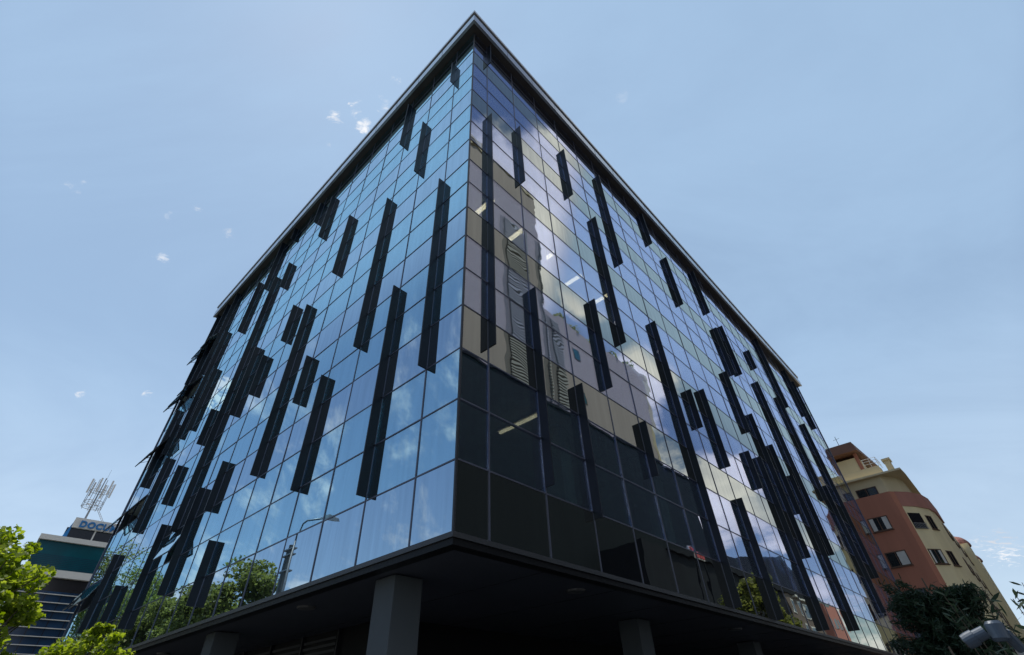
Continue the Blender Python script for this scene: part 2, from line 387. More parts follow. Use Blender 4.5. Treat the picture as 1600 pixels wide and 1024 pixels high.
# interior: slabs, office walls; rear walls
for r in range(0, 18, 3):
    mb = MB(); mb.box(B, .14, aL - .15, .14, bR - .15, Z0 + r * H - .0 if r else Z0 - .08, Z0 + (r + .82) * H); mb.build('floor_slab', M['ceil'], bld)
mb = MB(); mb.box(B, 6, 6.2, 6.2, bR - .2, Z0, ZT); mb.box(B, 6.2, aL - .2, 6, 6.2, Z0, ZT); mb.build('interior_wall', M['inner'], bld)
mb = MB()
for b in (4.0, 8.9, 13.7, 18.5): mb.box(B, .7, 1.15, b, b + .45, Z0, ZT)
for a in (5.9, 10.7, 15.5): mb.box(B, a, a + .45, .7, 1.15, Z0, ZT)
mb.build('interior_column', M['inner'], bld)
mb = MB(); mb.box(B, aL - .14, aL - .02, .08, bR, .0, ZT + .1); mb.box(B, .08, aL - .15, bR - .14, bR - .02, Z0 - .18, ZT + .1); mb.build('rear_wall', M['rear'], bld)
# recessed ground floor
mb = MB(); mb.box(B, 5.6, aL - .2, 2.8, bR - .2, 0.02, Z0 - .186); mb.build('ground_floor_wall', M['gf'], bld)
mb = MB()
for a in np.arange(7.6, 24, 1.9):
    for i in range(22): mb.box(B, a + .1, a + 1.78, 2.74, 2.765, .6 + i * .14, .66 + i * .14)
mb.build('window_blind', M['blind'], bld)
mb = MB()
for a in np.arange(5.7, 26, 1.9): mb.box(B, a - .03, a + .03, 2.72, 2.798, .02, Z0 - .19)
mb.build('ground_floor_mullion', M['frame'], bld)
for a, b in ((1.95, .38), (9.7, .40), (17.45, .40), (1.75, 8.1), (1.75, 15.85), (1.75, 23.6), (1.75, 31.3)):
    mb = MB(); mb.box(B, a, a + .6, b, b + .62, 0.015, Z0 - .2); mb.build('column', M['column'], bld, bevel=.012)

# downlights on the soffit
for (a, b, lab) in ((.76, 4.1, 'round recessed downlight under the soffit right of the front column'), (.94, 12.5, 'round recessed downlight farthest right under the soffit'),
                    (5.57, .66, 'round downlight on the soffit left of the front column'), (14.85, .83, 'round downlight far left under the soffit beyond the second column')):
    z = Z0 - .1843; root = thing('downlight', B(a, b, z), lab, 'light', 'downlights on the soffit')
    mb = MB(); c = B(a, b, z); mb.tube([c, c - Vector((0, 0, .035))], [.20, .19], 24); mb.build('rim', M['dl'], root)
    mb = MB(); mb.tube([c - Vector((0, 0, .036)), c - Vector((0, 0, .04))], [.165, .16], 24); mb.build('lens', M['dlface'], root)
# ceiling tubes seen through the glass
TL = [((755, 325), 9, 'uppermost ceiling tube, behind the corner pane left of the long blue fin'), ((803, 370), 9, 'ceiling tube behind the striped reflection right of the long blue fin'),
      ((852, 405), 9, 'middle ceiling tube of the upper row behind the right facade'), ((893, 440), 9, 'fourth ceiling tube of the upper row behind the right facade'),
      ((935, 470), 9, 'last and lowest ceiling tube of the upper row, beside a dark fin'), ((821, 658), 3, 'thin ceiling tube glowing in the dark lower floor, the longer of the two'),
      ((792, 672), 3, 'faint short ceiling tube in the dark lower floor by the first mullion')]
for (px, py), r, lab in TL:
    zc = Z0 + r * H - .09; dr = ray(px, py); p = CAM + dr * ((zc - CAM.z) / dr.z)
    ln = .46 if r == 9 else (.5 if px > 800 else .25)
    rt = thing('ceiling_light', p, lab, 'light', 'tube lights glowing inside the offices')
    mb = MB(); q = p - CAM; fn = lambda a, b, z: p + EL * a + ER * b + Vector((0, 0, z))
    mb.box(fn, -ln - .04, ln + .04, -.09, .09, .03, .07); mb.build('housing', M['white'], rt)
    mb = MB(); tw_ = .07 if r == 9 else .035; mb.box(fn, -ln, ln, -tw_, tw_, -.02, .029); mb.build('tube', M['tube' if r == 9 else 'tube_dim'], rt)

# ------------------------------------------------------------------ apartment block beyond the right end
apt = thing('apartment_building', S(47, 0, 0), 'terracotta and yellow apartment block with deep cream eaves, beyond the glass building', 'apartment building')
def ring(pts, z): return [S(s, t, z) for (t, s) in pts]
yel = [(-14, 47.45), (2.32, 47.45), (3.15, 48.6), (3.8, 50.2), (4.0, 51.9), (4.02, 57.5), (4.02, 105), (-14, 105)]
mb = MB(); mb.prism(ring(yel, .0), ring(yel, 14.85)); mb.build('side_wall', M['yellow'], apt)
red = [(-14, 47.0), (2.05, 47.0), (2.36, 47.4495), (-14, 47.4495)]
mb = MB(); mb.prism(ring(red, .0), ring(red, 16.05)); mb.build('front_wall', M['terra'], apt)
par = [(-14, 47.451), (2.37, 47.451), (3.2, 48.55), (3.88, 50.15), (4.12, 51.9), (4.14, 56.2), (-14, 56.2)]
mb = MB(); mb.prism(ring(par, 14.852), ring(par, 16.07)); mb.build('parapet_band', M['terra2'], apt)
top = [(-14, 47.5), (1.95, 47.5), (2.9, 48.9), (3.2, 50.4), (3.2, 60), (-14, 60)]
mb = MB(); mb.prism(ring(top, 16.071), ring(top, 17.55)); mb.build('attic_wall', M['olive'], apt)
slab = [(-14, 46.75), (3.66, 47.12), (3.72, 49), (3.66, 60.5), (-14, 60.5)]
mb = MB(); mb.prism(ring(slab, 17.551), ring(slab, 17.70)); mb.build('eave_slab', M['olive'], apt)
par2 = [(-14, 48.0), (2.25, 48.0), (2.25, 54), (-14, 54)]
mb = MB(); mb.prism(ring(par2, 17.701), ring(par2, 18.6)); mb.build('roof_parapet', M['olive'], apt)
pent = [(-9, 49.2), (1.0, 49.2), (1.0, 54.5), (-9, 54.5)]
mb = MB(); mb.prism(ring(pent, 18.601), ring(pent, 20.2)); pw = mb.build('penthouse_wall', M['yellow'], apt)
mb = MB(); mb.prism([S(48.5, -9.5, 20.6), S(48.5, 1.3, 20.6), S(54.9, 1.9, 20.201), S(54.9, -9.5, 20.201)], [S(48.5, -9.5, 21.45), S(48.5, 1.15, 21.45), S(54.9, 1.9, 20.4), S(54.9, -9.5, 20.4)])
mb.build('penthouse_roof', M['browntile'], apt)
mb = MB(); mb.box(S, 49.15, 49.5, .75, 1.02, 18.602, 20.6); mb.build('penthouse_pier', M['terra'], apt)
mb = MB(); mb.box(S, 50.2, 51.1, 2.62, 3.1, 17.701, 19.55); mb.box(S, 50.1, 51.2, 2.52, 3.2, 19.551, 19.72); mb.build('chimney', M['olive'], apt)
mb = MB()
for z in (18.95, 19.2, 19.42): mb.tube([S(48.15, 1.2, z), S(48.15, 2.3, z), S(50.1, 2.35, z)], .018, 6)
for t in (1.25, 1.75, 2.28): mb.tube([S(48.15, t, 18.6), S(48.15, t, 19.42)], .02, 6)
mb.build('railing', M['white'], apt)
mb = MB(); mb.tube([S(48.7, .1, 21.4), S(48.7, .12, 22.4)], .025, 6); mb.tube([S(48.7, -.15, 22.1), S(48.7, .4, 22.15)], .014, 5); mb.build('aerial', M['frame'], apt)
def window(parent, P, x0, x1, z0, z1, curt=(), split=True, depth=.08):
    """P(x, out, z) on a wall; frame with mullion, glass set back, curtains inside"""
    w = .07; f = MB()
    for (a, b, c, d_) in ((x0, x1, z0, z0 + w), (x0, x1, z1 - w, z1), (x0, x0 + w, z0 + w, z1 - w), (x1 - w, x1, z0 + w, z1 - w)):
        f.box(P, a, b, -depth, .035, c, d_)
    if split: m_ = x0 + (x1 - x0) * .48; f.box(P, m_ - w / 2, m_ + w / 2, -depth, .03, z0 + w, z1 - w)
    f.box(P, x0 - .06, x1 + .06, .0, .10, z0 - .06, z0 - .002)
    fo = f.build('window', M['winframe'], parent)
    g = MB(); g.box(P, x0 + w, x1 - w, .004, .012, z0 + w, z1 - w); g.build('pane', M['winglass'], fo)
    if curt:
        for (u0, u1) in curt:
            g = MB(); g.box(P, x0 + (x1 - x0) * u0, x0 + (x1 - x0) * u1, .013, .02, z0 + w, z1 - w); g.build('curtain', M['curtain'], fo)
Pf = lambda t, out, z: S(47.0 - out, t, z)
for k in range(6):
    z1 = 14.33 - 2.7 * k
    if z1 < 2: break
    for t0 in (-.42, -4.2, -8.):
        window(apt, Pf, t0, t0 + 1.45, z1 - 1.1, z1, ((.03, .26), (.70, .97)) if k == 0 else ((.55, .95),) if k == 1 else ())
window(apt, lambda t, o, z: S(47.5 - o, t, z), -.3, 1.3, 16.12, 16.86)
# diagonal bay of the side wall: loggia and windows
q0, q1 = Vector((2.32, 47.45)), Vector((3.15, 48.6)); q2 = Vector((3.8, 50.2))
dv = (q1 - q0).normalized(); nv = Vector((dv.y, -dv.x))
Pd = lambda x, o, z: S(q0.y + dv.y * x + nv.y * o, q0.x + dv.x * x + nv.x * o, z)
dv2 = (q2 - q1).normalized(); nv2 = Vector((dv2.y, -dv2.x))
Pd2 = lambda x, o, z: S(q1.y + dv2.y * x + nv2.y * o, q1.x + dv2.x * x + nv2.x * o, z)
for k in range(5):
    z1 = 14.3 - 2.75 * k
    f = MB()
    if k % 2 == 0:
        f.box(Pd, .16, 1.36, .003, .03, z1 - 1.25, z1); lo = f.build('loggia', M['darkwin'], apt)
        r_ = MB()
        for i in range(9): r_.tube([Pd(.18 + i * .145, .10, z1 - 1.25), Pd(.18 + i * .145, .10, z1 - .85)], .013, 5)
        r_.tube([Pd(.14, .10, z1 - .84), Pd(1.4, .10, z1 - .84)], .02, 6); r_.tube([Pd(.14, .10, z1 - 1.24), Pd(1.4, .10, z1 - 1.24)], .02, 6); r_.build('railing', M['galv'], lo)
    else:
        window(apt, Pd, .14, 1.38, z1 - 1.15, z1 - .05, ((.02, .2), (.75, .95)))
    window(apt, Pd2, .55, 1.35, z1 - 1.2, z1 - .1)
Ps = lambda s, o, z: S(s, 4.02 + o, z)
for k in range(5):
    for s in (53., 56.5, 61, 66, 72, 79, 87):
        window(apt, Ps, s, s + 1.6, 13.1 - 2.75 * k, 14.2 - 2.75 * k)
for s in (69., 79.):
    mb = MB(); pts = [(4.6, s), (4.6, s + 3.4), (2.5, s + 3.4), (2.5, s)]
    mb.prism(ring(pts, 3.), ring(pts, 15.4)); mb.build('bay', M['yellow'], apt)
    mb = MB(); n = 8
    for i in range(n):
        z0, z1 = 15.4 + 1.1 * math.sin(i / n * math.pi / 2), 15.4 + 1.1 * math.sin((i + 1) / n * math.pi / 2)
        r0, r1 = math.cos(i / n * math.pi / 2), math.cos((i + 1) / n * math.pi / 2)
        k = lambda r, z: [S(s + 1.7 + 1.9 * r * math.cos(u), 3.55 + 1.25 * r * math.sin(u), z) for u in np.linspace(0, 2 * math.pi, 17)[:-1]]
        mb.prism(k(r0, z0 + .001), k(max(r1, .02), z1))
    mb.build('bay_roof', M['terra2'], apt)

# ------------------------------------------------------------------ office tower with rooftop sign at far left
az = R_(-41); dn = Vector((math.sin(az), math.cos(az), 0)); du = Vector((math.cos(az), -math.sin(az), 0))
DD = 70.
def Dk(u, n, z): return Vector((CAM.x, CAM.y, 0)) + dn * (DD + n) + du * u + Vector((0, 0, z))      # n: away from us
doc = thing('sign_tower', Dk(2, 0, 0), 'distant pale and teal glass tower with blue rooftop lettering, behind the leafy left tree', 'office tower')
mb = MB(); mb.box(Dk, .7, 9, .3, 6, 19.3, 20.3); mb.build('sign_board', M['offwhite'], doc)
mb = MB(); mb.hexa([Dk(.35, .5, 18.3), Dk(.75, .5, 18.3), Dk(.75, 5, 18.3), Dk(.35, 5, 18.3), Dk(.72, .5, 20.0), Dk(.698, .5, 20.0), Dk(.698, 5, 20.0), Dk(.72, 5, 20.0)]); mb.build('sloped_edge', M['bluelet'], doc)
mb = MB(); mb.box(Dk, .4, 9, .6, 6.2, 18.15, 19.299); at_ = mb.build('attic_window', M['darkwin'], doc)
mb = MB(); mb.box(Dk, 2.86, 3.0, .5, .6, 18.15, 19.299); mb.box(Dk, 5.9, 6.04, .5, .6, 18.15, 19.299); mb.build('attic_mullion', M['offwhite'], doc)
mb = MB(); mb.box(Dk, -1.35, 9, -.3, 7, 17.67, 18.149); mb.build('cornice_band', M['offwhite'], doc)
mb = MB(); mb.box(Dk, -1.2, 9, .05, 7, 15.1, 17.669); mb.build('glazed_storey', M['teal'], doc)
mb = MB()
for z in np.arange(15.25, 16.4, .16): mb.box(Dk, -1.2, 9, .02, .049, z, z + .035)
mb.build('louvre_blade', M['blueglass'], doc)
mb = MB(); mb.box(Dk, -1.4, 9, -.25, 7, 14.45, 15.099); mb.build('lower_band', M['offwhite'], doc)
mb = MB(); mb.box(Dk, -1.0, 9, .3, 7, 13.3, 14.449); mb.build('dark_storey', M['darkwin'], doc)
mb = MB(); mb.box(Dk, -1.0, 9, .2, 7, 0, 13.299); mb.build('lower_glazing', M['blueglass'], doc)
mb = MB()
for i in range(18): mb.box(Dk, -1.15, 9, -.05, .199, 13.0 - .7 * i, 13.06 - .7 * i)
mb.build('sunshade_ledge', M['offwhite'], doc)
mb = MB()
for u in (.2, 1.5, 2.8, 4.1, 5.4): mb.box(Dk, u, u + .05, .1, .198, .3, 13.2)
mb.build('lower_mullion', M['darkwin'], doc)
cu = bpy.data.curves.new('sign_text', 'FONT'); cu.body = 'DOCUM'; cu.size = .86; cu.extrude = .05; cu.offset = .04; cu.space_character = 1.13
to = bpy.data.objects.new('t', cu); COL.objects.link(to); bpy.context.view_layer.update()
me = bpy.data.meshes.new_from_object(to.evaluated_get(bpy.context.evaluated_depsgraph_get())); COL.objects.unlink(to); bpy.data.objects.remove(to)
me.transform(Matrix(((du.x, 0, -dn.x, 0), (du.y, 0, -dn.y, 0), (0, 1, 0, 0), (0, 0, 0, 1))))
me.transform(Matrix.Translation(Dk(1.26, .24, 19.42)))
me.materials.clear(); me.materials.append(M['bluelet']); me.name = 'sign_lettering'
so = bpy.data.objects.new('sign_lettering', me); COL.objects.link(so); adopt(so, doc)
# antenna mast on its roof
am = thing('antenna_mast', Dk(1.5, 1.5, 20.3), 'steel antenna mast with white panel aerials on the far tower roof', 'antenna mast')
mb = MB(); mb.tube([Dk(1.5, 1.5, 20.3), Dk(1.5, 1.5, 25.2)], [.11, .05], 8); mb.tube([Dk(1.56, 1.5, 25.), Dk(1.56, 1.5, 26.2)], .014, 5); mb.build('pole', M['galv'], am)
mb = MB()
for dx in (0, .16): mb.tube([Dk(3.3 + dx, 1.5, 20.3), Dk(1.95 + dx, 1.5, 21.9)], .022, 5)
for i in range(9):
    t = i / 8; mb.tube([Dk(3.3 - 1.35 * t, 1.5, 20.3 + 1.6 * t), Dk(3.46 - 1.35 * t, 1.5, 20.3 + 1.6 * t)], .016, 4)
mb.build('brace', M['galv'], am)
mb = MB(); R0 = .95
for z in (21.85, 22.4, 23.6):
    pts = [Dk(1.5 + R0 * math.cos(u), 1.5 + R0 * math.sin(u), z) for u in np.linspace(0, 2 * math.pi, 13)]; mb.tube(pts, .03, 5, cap=False)
    for u in (0, 1.05, 2.1): mb.tube([Dk(1.5 + R0 * math.cos(u), 1.5 + R0 * math.sin(u), z), Dk(1.5 - R0 * math.cos(u), 1.5 - R0 * math.sin(u), z)], .02, 5)
mb.build('ring_platform', M['galv'], am)
for u in np.linspace(.2, 2 * math.pi + .2, 9)[:-1]:
    c, s_ = math.cos(u), math.sin(u); mb = MB(); mb.tube([Dk(1.5 + R0 * c, 1.5 + R0 * s_, 21.7), Dk(1.5 + R0 * c, 1.5 + R0 * s_, 24.7)], .032, 6); mb.build('upright', M['galv'], am)
for u in np.linspace(.2, 2 * math.pi + .2, 7)[:-1]:
    c, s_ = math.cos(u), math.sin(u); mb = MB(); mb.box(lambda a, b, z: Dk(1.5 + 1.12 * c + a, 1.5 + 1.12 * s_ + b, z), -.085, .085, -.05, .05, 23.2, 24.8); mb.build('panel_aerial', M['white'], am, bevel=.02)

# ------------------------------------------------------------------ buildings across the right street (mirrored in the glass), plus an added shade block
TD = 70.; K = (TD + 5.88) / 14.38
sT = lambda s: -5.1 + (s + 5.1) * K
zT = lambda z: 1.6 + (z - 1.6) * K
tow = thing('tower_block', S(sT(14), TD, 0), 'tall tan tower block with striped grille shafts, mirrored in the right glass facade', 'tower')
s0, s1, s2 = sT(3.5), 101., sT(27.75); zh, zl = zT(36.5), 118.
mb = MB(); mb.box(S, s0, s1, TD, TD + 10, 0, zh); mb.build('tall_wing', M['tan'], tow)
mb = MB(); mb.box(S, s1 + .01, s2 - 2.2, TD + .02, TD + 10, 0, zl); mb.build('low_wing', M['tan'], tow)
mb = MB(); mb.box(S, s2 - 2.19, s2, TD - .05, TD + 10, 0, zl + .6); mb.build('edge_pier', M['tanlight'], tow)
mb = MB(); mb.box(S, s0 - .4, s1 + .3, TD - .5, TD + 10.4, zh, zh + 1.4); mb.build('roof_coping', M['tanlight'], tow)
def shaft(sa, sb, za, zb):
    g = MB(); g.box(S, sa, sb, TD - .06, TD - .02, za, zb); o = g.build('grille_shaft', M['grillebk'], tow)
    g = MB()
    z = za
    while z < zb - .4: g.box(S, sa + 1.8, sb - .4, TD - .7, TD - .4, z, z + .6); z += 1.15
    g.build('slat', M['grille'], o)
shaft(sT(10.75), sT(13.44), zT(13), zT(30.3)); shaft(sT(14.34), 100.5, zT(13), zT(30.3)); shaft(101.2, sT(16.34), zT(13), 115)
for z in (31.36, 27.9, 24.5, 21.05, 17.6):
    for s in (17.78,):
        if zT(z) + 4 > zl and sT(s) > s1: continue
        g = MB(); g.box(S, sT(s) - 1.8, sT(s) + 1.8, TD - .12, TD - .03, zT(z) - 2.6, zT(z) + 2.6); wo = g.build('window', M['winframe'], tow)
        g = MB(); g.box(S, sT(s) - 1.5, sT(s) + 1.5, TD - .16, TD - .125, zT(z) - 2.3, zT(z) + 2.3); g.build('pane', M['teal'], wo)
for i, s in enumerate((112, 121, 134, 147, 158)):
    r = thing('roof_shrub', S(s, TD + 3, zl), f'dark green rooftop shrub {["nearest the tall wing", "second along", "midway along", "toward the far end", "nearest the far edge"][i]} of the tower terrace', 'shrub', 'shrubs on the tower terrace')
    q = RNG.normal(size=(260, 3)).clip(-1.8, 1.8) * np.array([1.6, 1.6, 1.1]) + np.array(S(s, TD + 3, zl + 1.6)); leaves('foliage', q, 1.1, 'quad', M['street_leaf'], r)
    mb = MB(); mb.tube([S(s, TD + 3, zl), S(s, TD + 3, zl + 1.5)], .15, 6); mb.build('stem', M['bark'], r)
sl = thing('slate_block', S(sT(14), TD - 9, 0), 'dark slate-clad block standing in front of the tan tower, mirrored in the lower panes', 'building')  # added block: its dark mass stands in for the tower's shadowed lower part
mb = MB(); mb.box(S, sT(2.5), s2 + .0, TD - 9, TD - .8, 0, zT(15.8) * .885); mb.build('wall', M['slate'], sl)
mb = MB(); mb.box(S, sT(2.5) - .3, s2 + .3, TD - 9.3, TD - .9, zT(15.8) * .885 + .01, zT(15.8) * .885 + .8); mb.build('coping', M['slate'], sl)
# low houses farther along
hs = thing('mansard_house', S(170, 50, 0), 'brown house with dark mansard roof and white-framed windows, mirrored low in right facade', 'house')
mb = MB(); mb.box(S, 188, 218, 50, 62, 0, 36); mb.build('wall', M['brownwall'], hs)
mb = MB(); mb.box(S, 100, 187.9, 50.3, 62, 0, 33.3); mb.build('dark_wing', M['slate_roof'], hs)
rf = [(112, 33), (133, 36.1), (152, 38.2), (195, 44.9), (201, 43), (209, 41), (218, 36.1)]
mb = MB(); mb.prism([S(s, 49.5, 33.2) for s, z in rf][::-1] + [S(s, 49.5, max(z, 33.4)) for s, z in rf], [S(s, 61.5, 33.2) for s, z in rf][::-1] + [S(s, 61.5, max(z, 33.4)) for s, z in rf]); mb.build('roof', M['slate_roof'], hs)
mb = MB(); mb.box(S, 212, 215, 51, 54, 36.2, 43.5); mb.build('chimney', M['brownwall'], hs)
mb = MB(); mb.box(S, 195.2, 218.3, 49.2, 49.95, 32.6, 33.15); mb.build('cornice', M['offwhite'], hs)
for s in (190, 198, 206):
    for z in (14., 21., 27.5):
        g = MB(); g.box(S, s, s + 4, 49.8, 49.98, z, z + 4.2); wo = g.build('window', M['offwhite'], hs)
        g = MB(); g.box(S, s + .4, s + 1.85, 49.7, 49.79, z + .4, z + 3.8); g.box(S, s + 2.15, s + 3.6, 49.7, 49.79, z + .4, z + 3.8); g.build('pane', M['blueglass'], wo)
pk = thing('pink_house', S(240, 50, 0), 'pink rendered house with a grey pointed spire, mirrored at the bottom of the right facade', 'house')
mb = MB(); mb.box(S, 228, 252, 50, 60, 0, 34.3); mb.build('wall', M['pinkwall'], pk)
mb = MB(); mb.prism([S(228, 50, 34.31), S(245, 50, 34.31), S(245, 58, 34.31), S(228, 58, 34.31)], [S(235, 53.5, 40.5), S(235.4, 53.5, 40.5), S(235.4, 54, 40.5), S(235, 54, 40.5)]); mb.build('spire', M['greyroof'], pk)
mb = MB()
for s in (231, 237, 243):
    for z in (20, 27): mb.box(S, s, s + 2.2, 49.9, 49.99, z, z + 3.2)
mb.build('window', M['winglass'], pk)
sg = thing('roof_sign', S(117, 45, 29), 'red and white striped sign panel, mirrored beside the dark block', 'sign')
mb = MB()
for i in range(4): mb.box(S, 113.2 + i * 1.5, 114.4 + i * 1.5, 45, 45.2, 30.9, 32.8)
mb.build('panel', M['redsign'], sg)
mb = MB(); mb.box(S, 113.0, 119.3, 45.21, 45.4, 30.7, 32.95); mb.build('backing', M['white'], sg)
mb = MB()
for s in (113.5, 119): mb.box(S, s, s + .3, 45.41, 45.7, 0, 30.8)
mb.build('post', M['slate_roof'], sg)
tree('street_tree', S(53.5, 14, 0), 13.4, 3.2, 6.5, 26, 7000, .34, M['street_leaf'], 'leafy street tree across the right street, mirrored below the dark roof', 'street trees mirrored in the glass')

# ------------------------------------------------------------------ across the left street (mirrored): trees, lamp, pole
for i, (s, n, h, r, ch, lab) in enumerate((
        (31.5, 9, 10.6, 3.3, 6.0, 'leafy street tree mirrored just left of the lamp pole'), (38.5, 9.5, 11.0, 3.2, 6.5, 'rounded street tree mirrored second left of the lamp pole'),
        (46.5, 9, 10.8, 3.4, 6.4, 'broad street tree mirrored behind the lowest fins of the left facade'), (57, 9, 14.6, 3.8, 9, 'tall street tree mirrored at the left end of the facade'),
        (70, 9, 19.4, 4.6, 11, 'tallest street tree mirrored at the far left end of the facade'))):
    tree('street_tree', LS(s, n, 0), h, r, ch, 44, 13000, .24, M['street_leaf'], lab, 'street trees mirrored in the glass', trunk_r=.2)
lp = thing('street_lamp', LS(20.9, 7, 0), 'grey street lamp with a curved arm, mirrored in the lower left facade', 'street lamp')
mb = MB(); mb.tube([LS(21.15, 7, 0), LS(20.95, 7, 9.6)], [.09, .055], 10); mb.build('pole', M['galv'], lp, True)
mb = MB(); mb.tube([LS(20.95, 7, 9.55), LS(20.93, 7, 10.2), LS(20.75, 7, 10.48), LS(20.3, 7, 10.55), LS(18.6, 7, 10.22)], .045, 8); mb.build('arm', M['galv'], lp, True)
mb = MB(); mb.prism([LS(18.7, 6.93, 10.2), LS(18.7, 7.07, 10.2), LS(17.6, 7.2, 9.86), LS(16.9, 7.1, 9.66), LS(16.9, 6.9, 9.66), LS(17.6, 6.8, 9.86)],
                    [LS(18.7, 6.95, 10.3), LS(18.7, 7.05, 10.3), LS(17.6, 7.1, 10.12), LS(16.95, 7.05, 9.82), LS(16.95, 6.95, 9.82), LS(17.6, 6.9, 10.12)]); mb.build('lamp_head', M['galv'], lp)
up = thing('utility_pole', LS(21.9, 7.2, 0), 'concrete utility pole beside the street lamp, mirrored in the lower left facade', 'pole')
mb = MB(); mb.tube([LS(22.1, 7.2, 0), LS(21.65, 7.2, 9.55)], [.20, .14], 8); mb.build('shaft', M['concpole'], up)
mb = MB()
for z in (8.2, 9.0, 9.3): mb.box(LS, 21.2, 22.2, 7.05, 7.35, z, z + .06)
mb.tube([LS(22.3, 7.2, 4), LS(22.05, 7.2, 9.4)], .03, 6); mb.build('bracket', M['galv'], up)

# ------------------------------------------------------------------ plants in view
tree('maple_tree', (-10.6, 3.75, 0), 5.42, 1.42, 3.4, 120, 8800, .105, M['maple'], 'bright green sunlit maple at the left edge in front of the far tower', kind='maple', trunk_r=.09, cr=(.09, .25))
tree('maple_tree', (-9.6, 6.9, 0), 4.05, 1.0, 2.2, 48, 3600, .095, M['maple'], 'low bright green tree in front of the lower left end of the glass facade', kind='maple', trunk_r=.07, cr=(.10, .30))
def shrub_branches(root, base, n, h, spread, tuft, needle, lm, stem_m, nper, prof):
    mb = MB(); P = []; U = []; ND = []
    for i in range(n):
        a = RNG.uniform(0, 2 * math.pi); z0 = RNG.uniform(.25, .95) * h; r = spread * prof(z0 / h) * RNG.uniform(.35, 1.)
        s = base + Vector((0, 0, z0 * .93)); e = s + Vector((math.cos(a) * r, math.sin(a) * r, RNG.uniform(.05, .32) * r + .06))
        mid = (s + e) / 2 + Vector((0, 0, -.06 * r)); mb.tube([s, mid, e], [.012, .008, .003], 4)
        dd = np.array((e - mid).normalized())
        for t in range(nper):
            u = RNG.uniform(0, 1) ** .7; p = np.array(mid.lerp(e, u)) + RNG.normal(size=3) * tuft
            P.append(p); v = dd * .8 + RNG.normal(size=3) * .55; U.append(v); ND.append(RNG.normal(size=3))
    mb.tube([base, base + Vector((.03, 0, h * .5)), base + Vector((0, .02, h * .97))], [.05, .035, .006], 7)
    mb.build('stem', stem_m, root)
    leaves('foliage', np.array(P), needle, 'needle', lm, root, up=np.array(U), nd=np.array(ND))
cb = Vector((5.05, -2.35, 0)); cf = thing('conifer', cb, 'dark green bushy conifer in front of the red apartment wall at lower right', 'conifer')
shrub_branches(cf, cb, 560, 2.74, .60, .022, .052, M['dark_leaf'], M['bark'], 110, lambda t: 1. if t < .8 else .75)
r0 = ray(1480, 1000); r0 = r0 / math.hypot(r0.x, r0.y); nb = CAM + r0 * 5.2; nb.z = 0
ng = thing('young_conifer', nb, 'small yellow-green conifer shoots in front of the dark conifer', 'conifer')
shrub_branches(ng, nb, 90, 2.02, .20, .016, .045, M['new_leaf'], M['bark'], 40, lambda t: (1.05 - t) ** .5)
def twig_plant(base, n, h, label, lean):
    root = thing('slender_shrub', base, label, 'shrub', 'slender leafy shrubs at the right edge'); mb = MB(); P = []; U = []
    for i in range(n):
        a = RNG.uniform(0, 2 * math.pi); tip = base + Vector((math.cos(a) * .34 + lean[0], math.sin(a) * .34 + lean[1], h * RNG.uniform(.80, 1.)))
        pts = [base.lerp(tip, t) + Vector((0, 0, .04 * math.sin(t * 3))) for t in np.linspace(0, 1, 5)]; mb.tube(pts, [.008, .007, .005, .004, .002], 5)
        for k in range(46):
            t = RNG.uniform(.55, 1.); p = base.lerp(tip, t); v = RNG.normal(size=3); v[2] = abs(v[2]) * .6 + .35; v /= np.linalg.norm(v)
            P.append(np.array(p) + v * .042); U.append(v)
    mb.build('stem', M['bark'], root); leaves('foliage', np.array(P), .085, 'lance', M['olive_leaf'], root, up=np.array(U) * 2)
for (px, py, dist, n, lab) in ((1588, 893, 4.6, 14, 'slender grey-green leafy shrub nearest the right edge, behind the security camera'), (1530, 890, 5.6, 13, 'slender leafy shrub between the conifer and the right edge')):
    r0 = ray(px, py); r0 = r0 / math.hypot(r0.x, r0.y); p = CAM + r0 * dist; h = p.z; p.z = 0; twig_plant(p, n, h, lab, (0, 0))

# ------------------------------------------------------------------ security camera at lower right
def at(px, py, dist):
    r0 = ray(px, py); r0 = r0 / math.hypot(r0.x, r0.y); return CAM + r0 * dist
p1, p2, p3, p4 = at(1508, 1004, 3.6), at(1540, 987, 3.6), at(1558, 985, 3.62), at(1606, 1024, 3.7)
sec = thing('security_camera', Vector((p4.x, p4.y, 0)), 'blue-grey bullet camera head on a post at the lower right corner', 'security camera')
mb = MB(); ax = (p2 - p1).normalized(); mb.tube([p1 - ax * .0, p1 + ax * .02, p1.lerp(p2, .5), p1.lerp(p2, .52), p2], [.030, .033, .033, .027, .026], 18); mb.build('barrel', M['camgrey'], sec, False)
mb = MB(); mb.tube([p1 - ax * .004, p1 - ax * .0005], [.024, .026], 18); mb.build('lens', M['winglass'], sec)
mb = MB(); vz = Vector((0, 0, 1)); mb.tube([p3 + Vector((-.005, 0, -.045)), p3 + Vector((-.005, 0, -.034)), p3 + Vector((0, 0, .024)), p3 + Vector((0, 0, .038))], [.028, .038, .038, .028], 20); mb.build('joint_housing', M['camgrey'], sec)
mb = MB(); mb.tube([p3 + Vector((.03, 0, -.01)), p4], [.024, .022], 12); mb.build('arm', M['camgrey'], sec)
mb = MB(); mb.tube([Vector((p4.x, p4.y, 0)), p4 + Vector((0, 0, .03))], [.04, .035], 12); mb.build('post', M['galv'], sec)

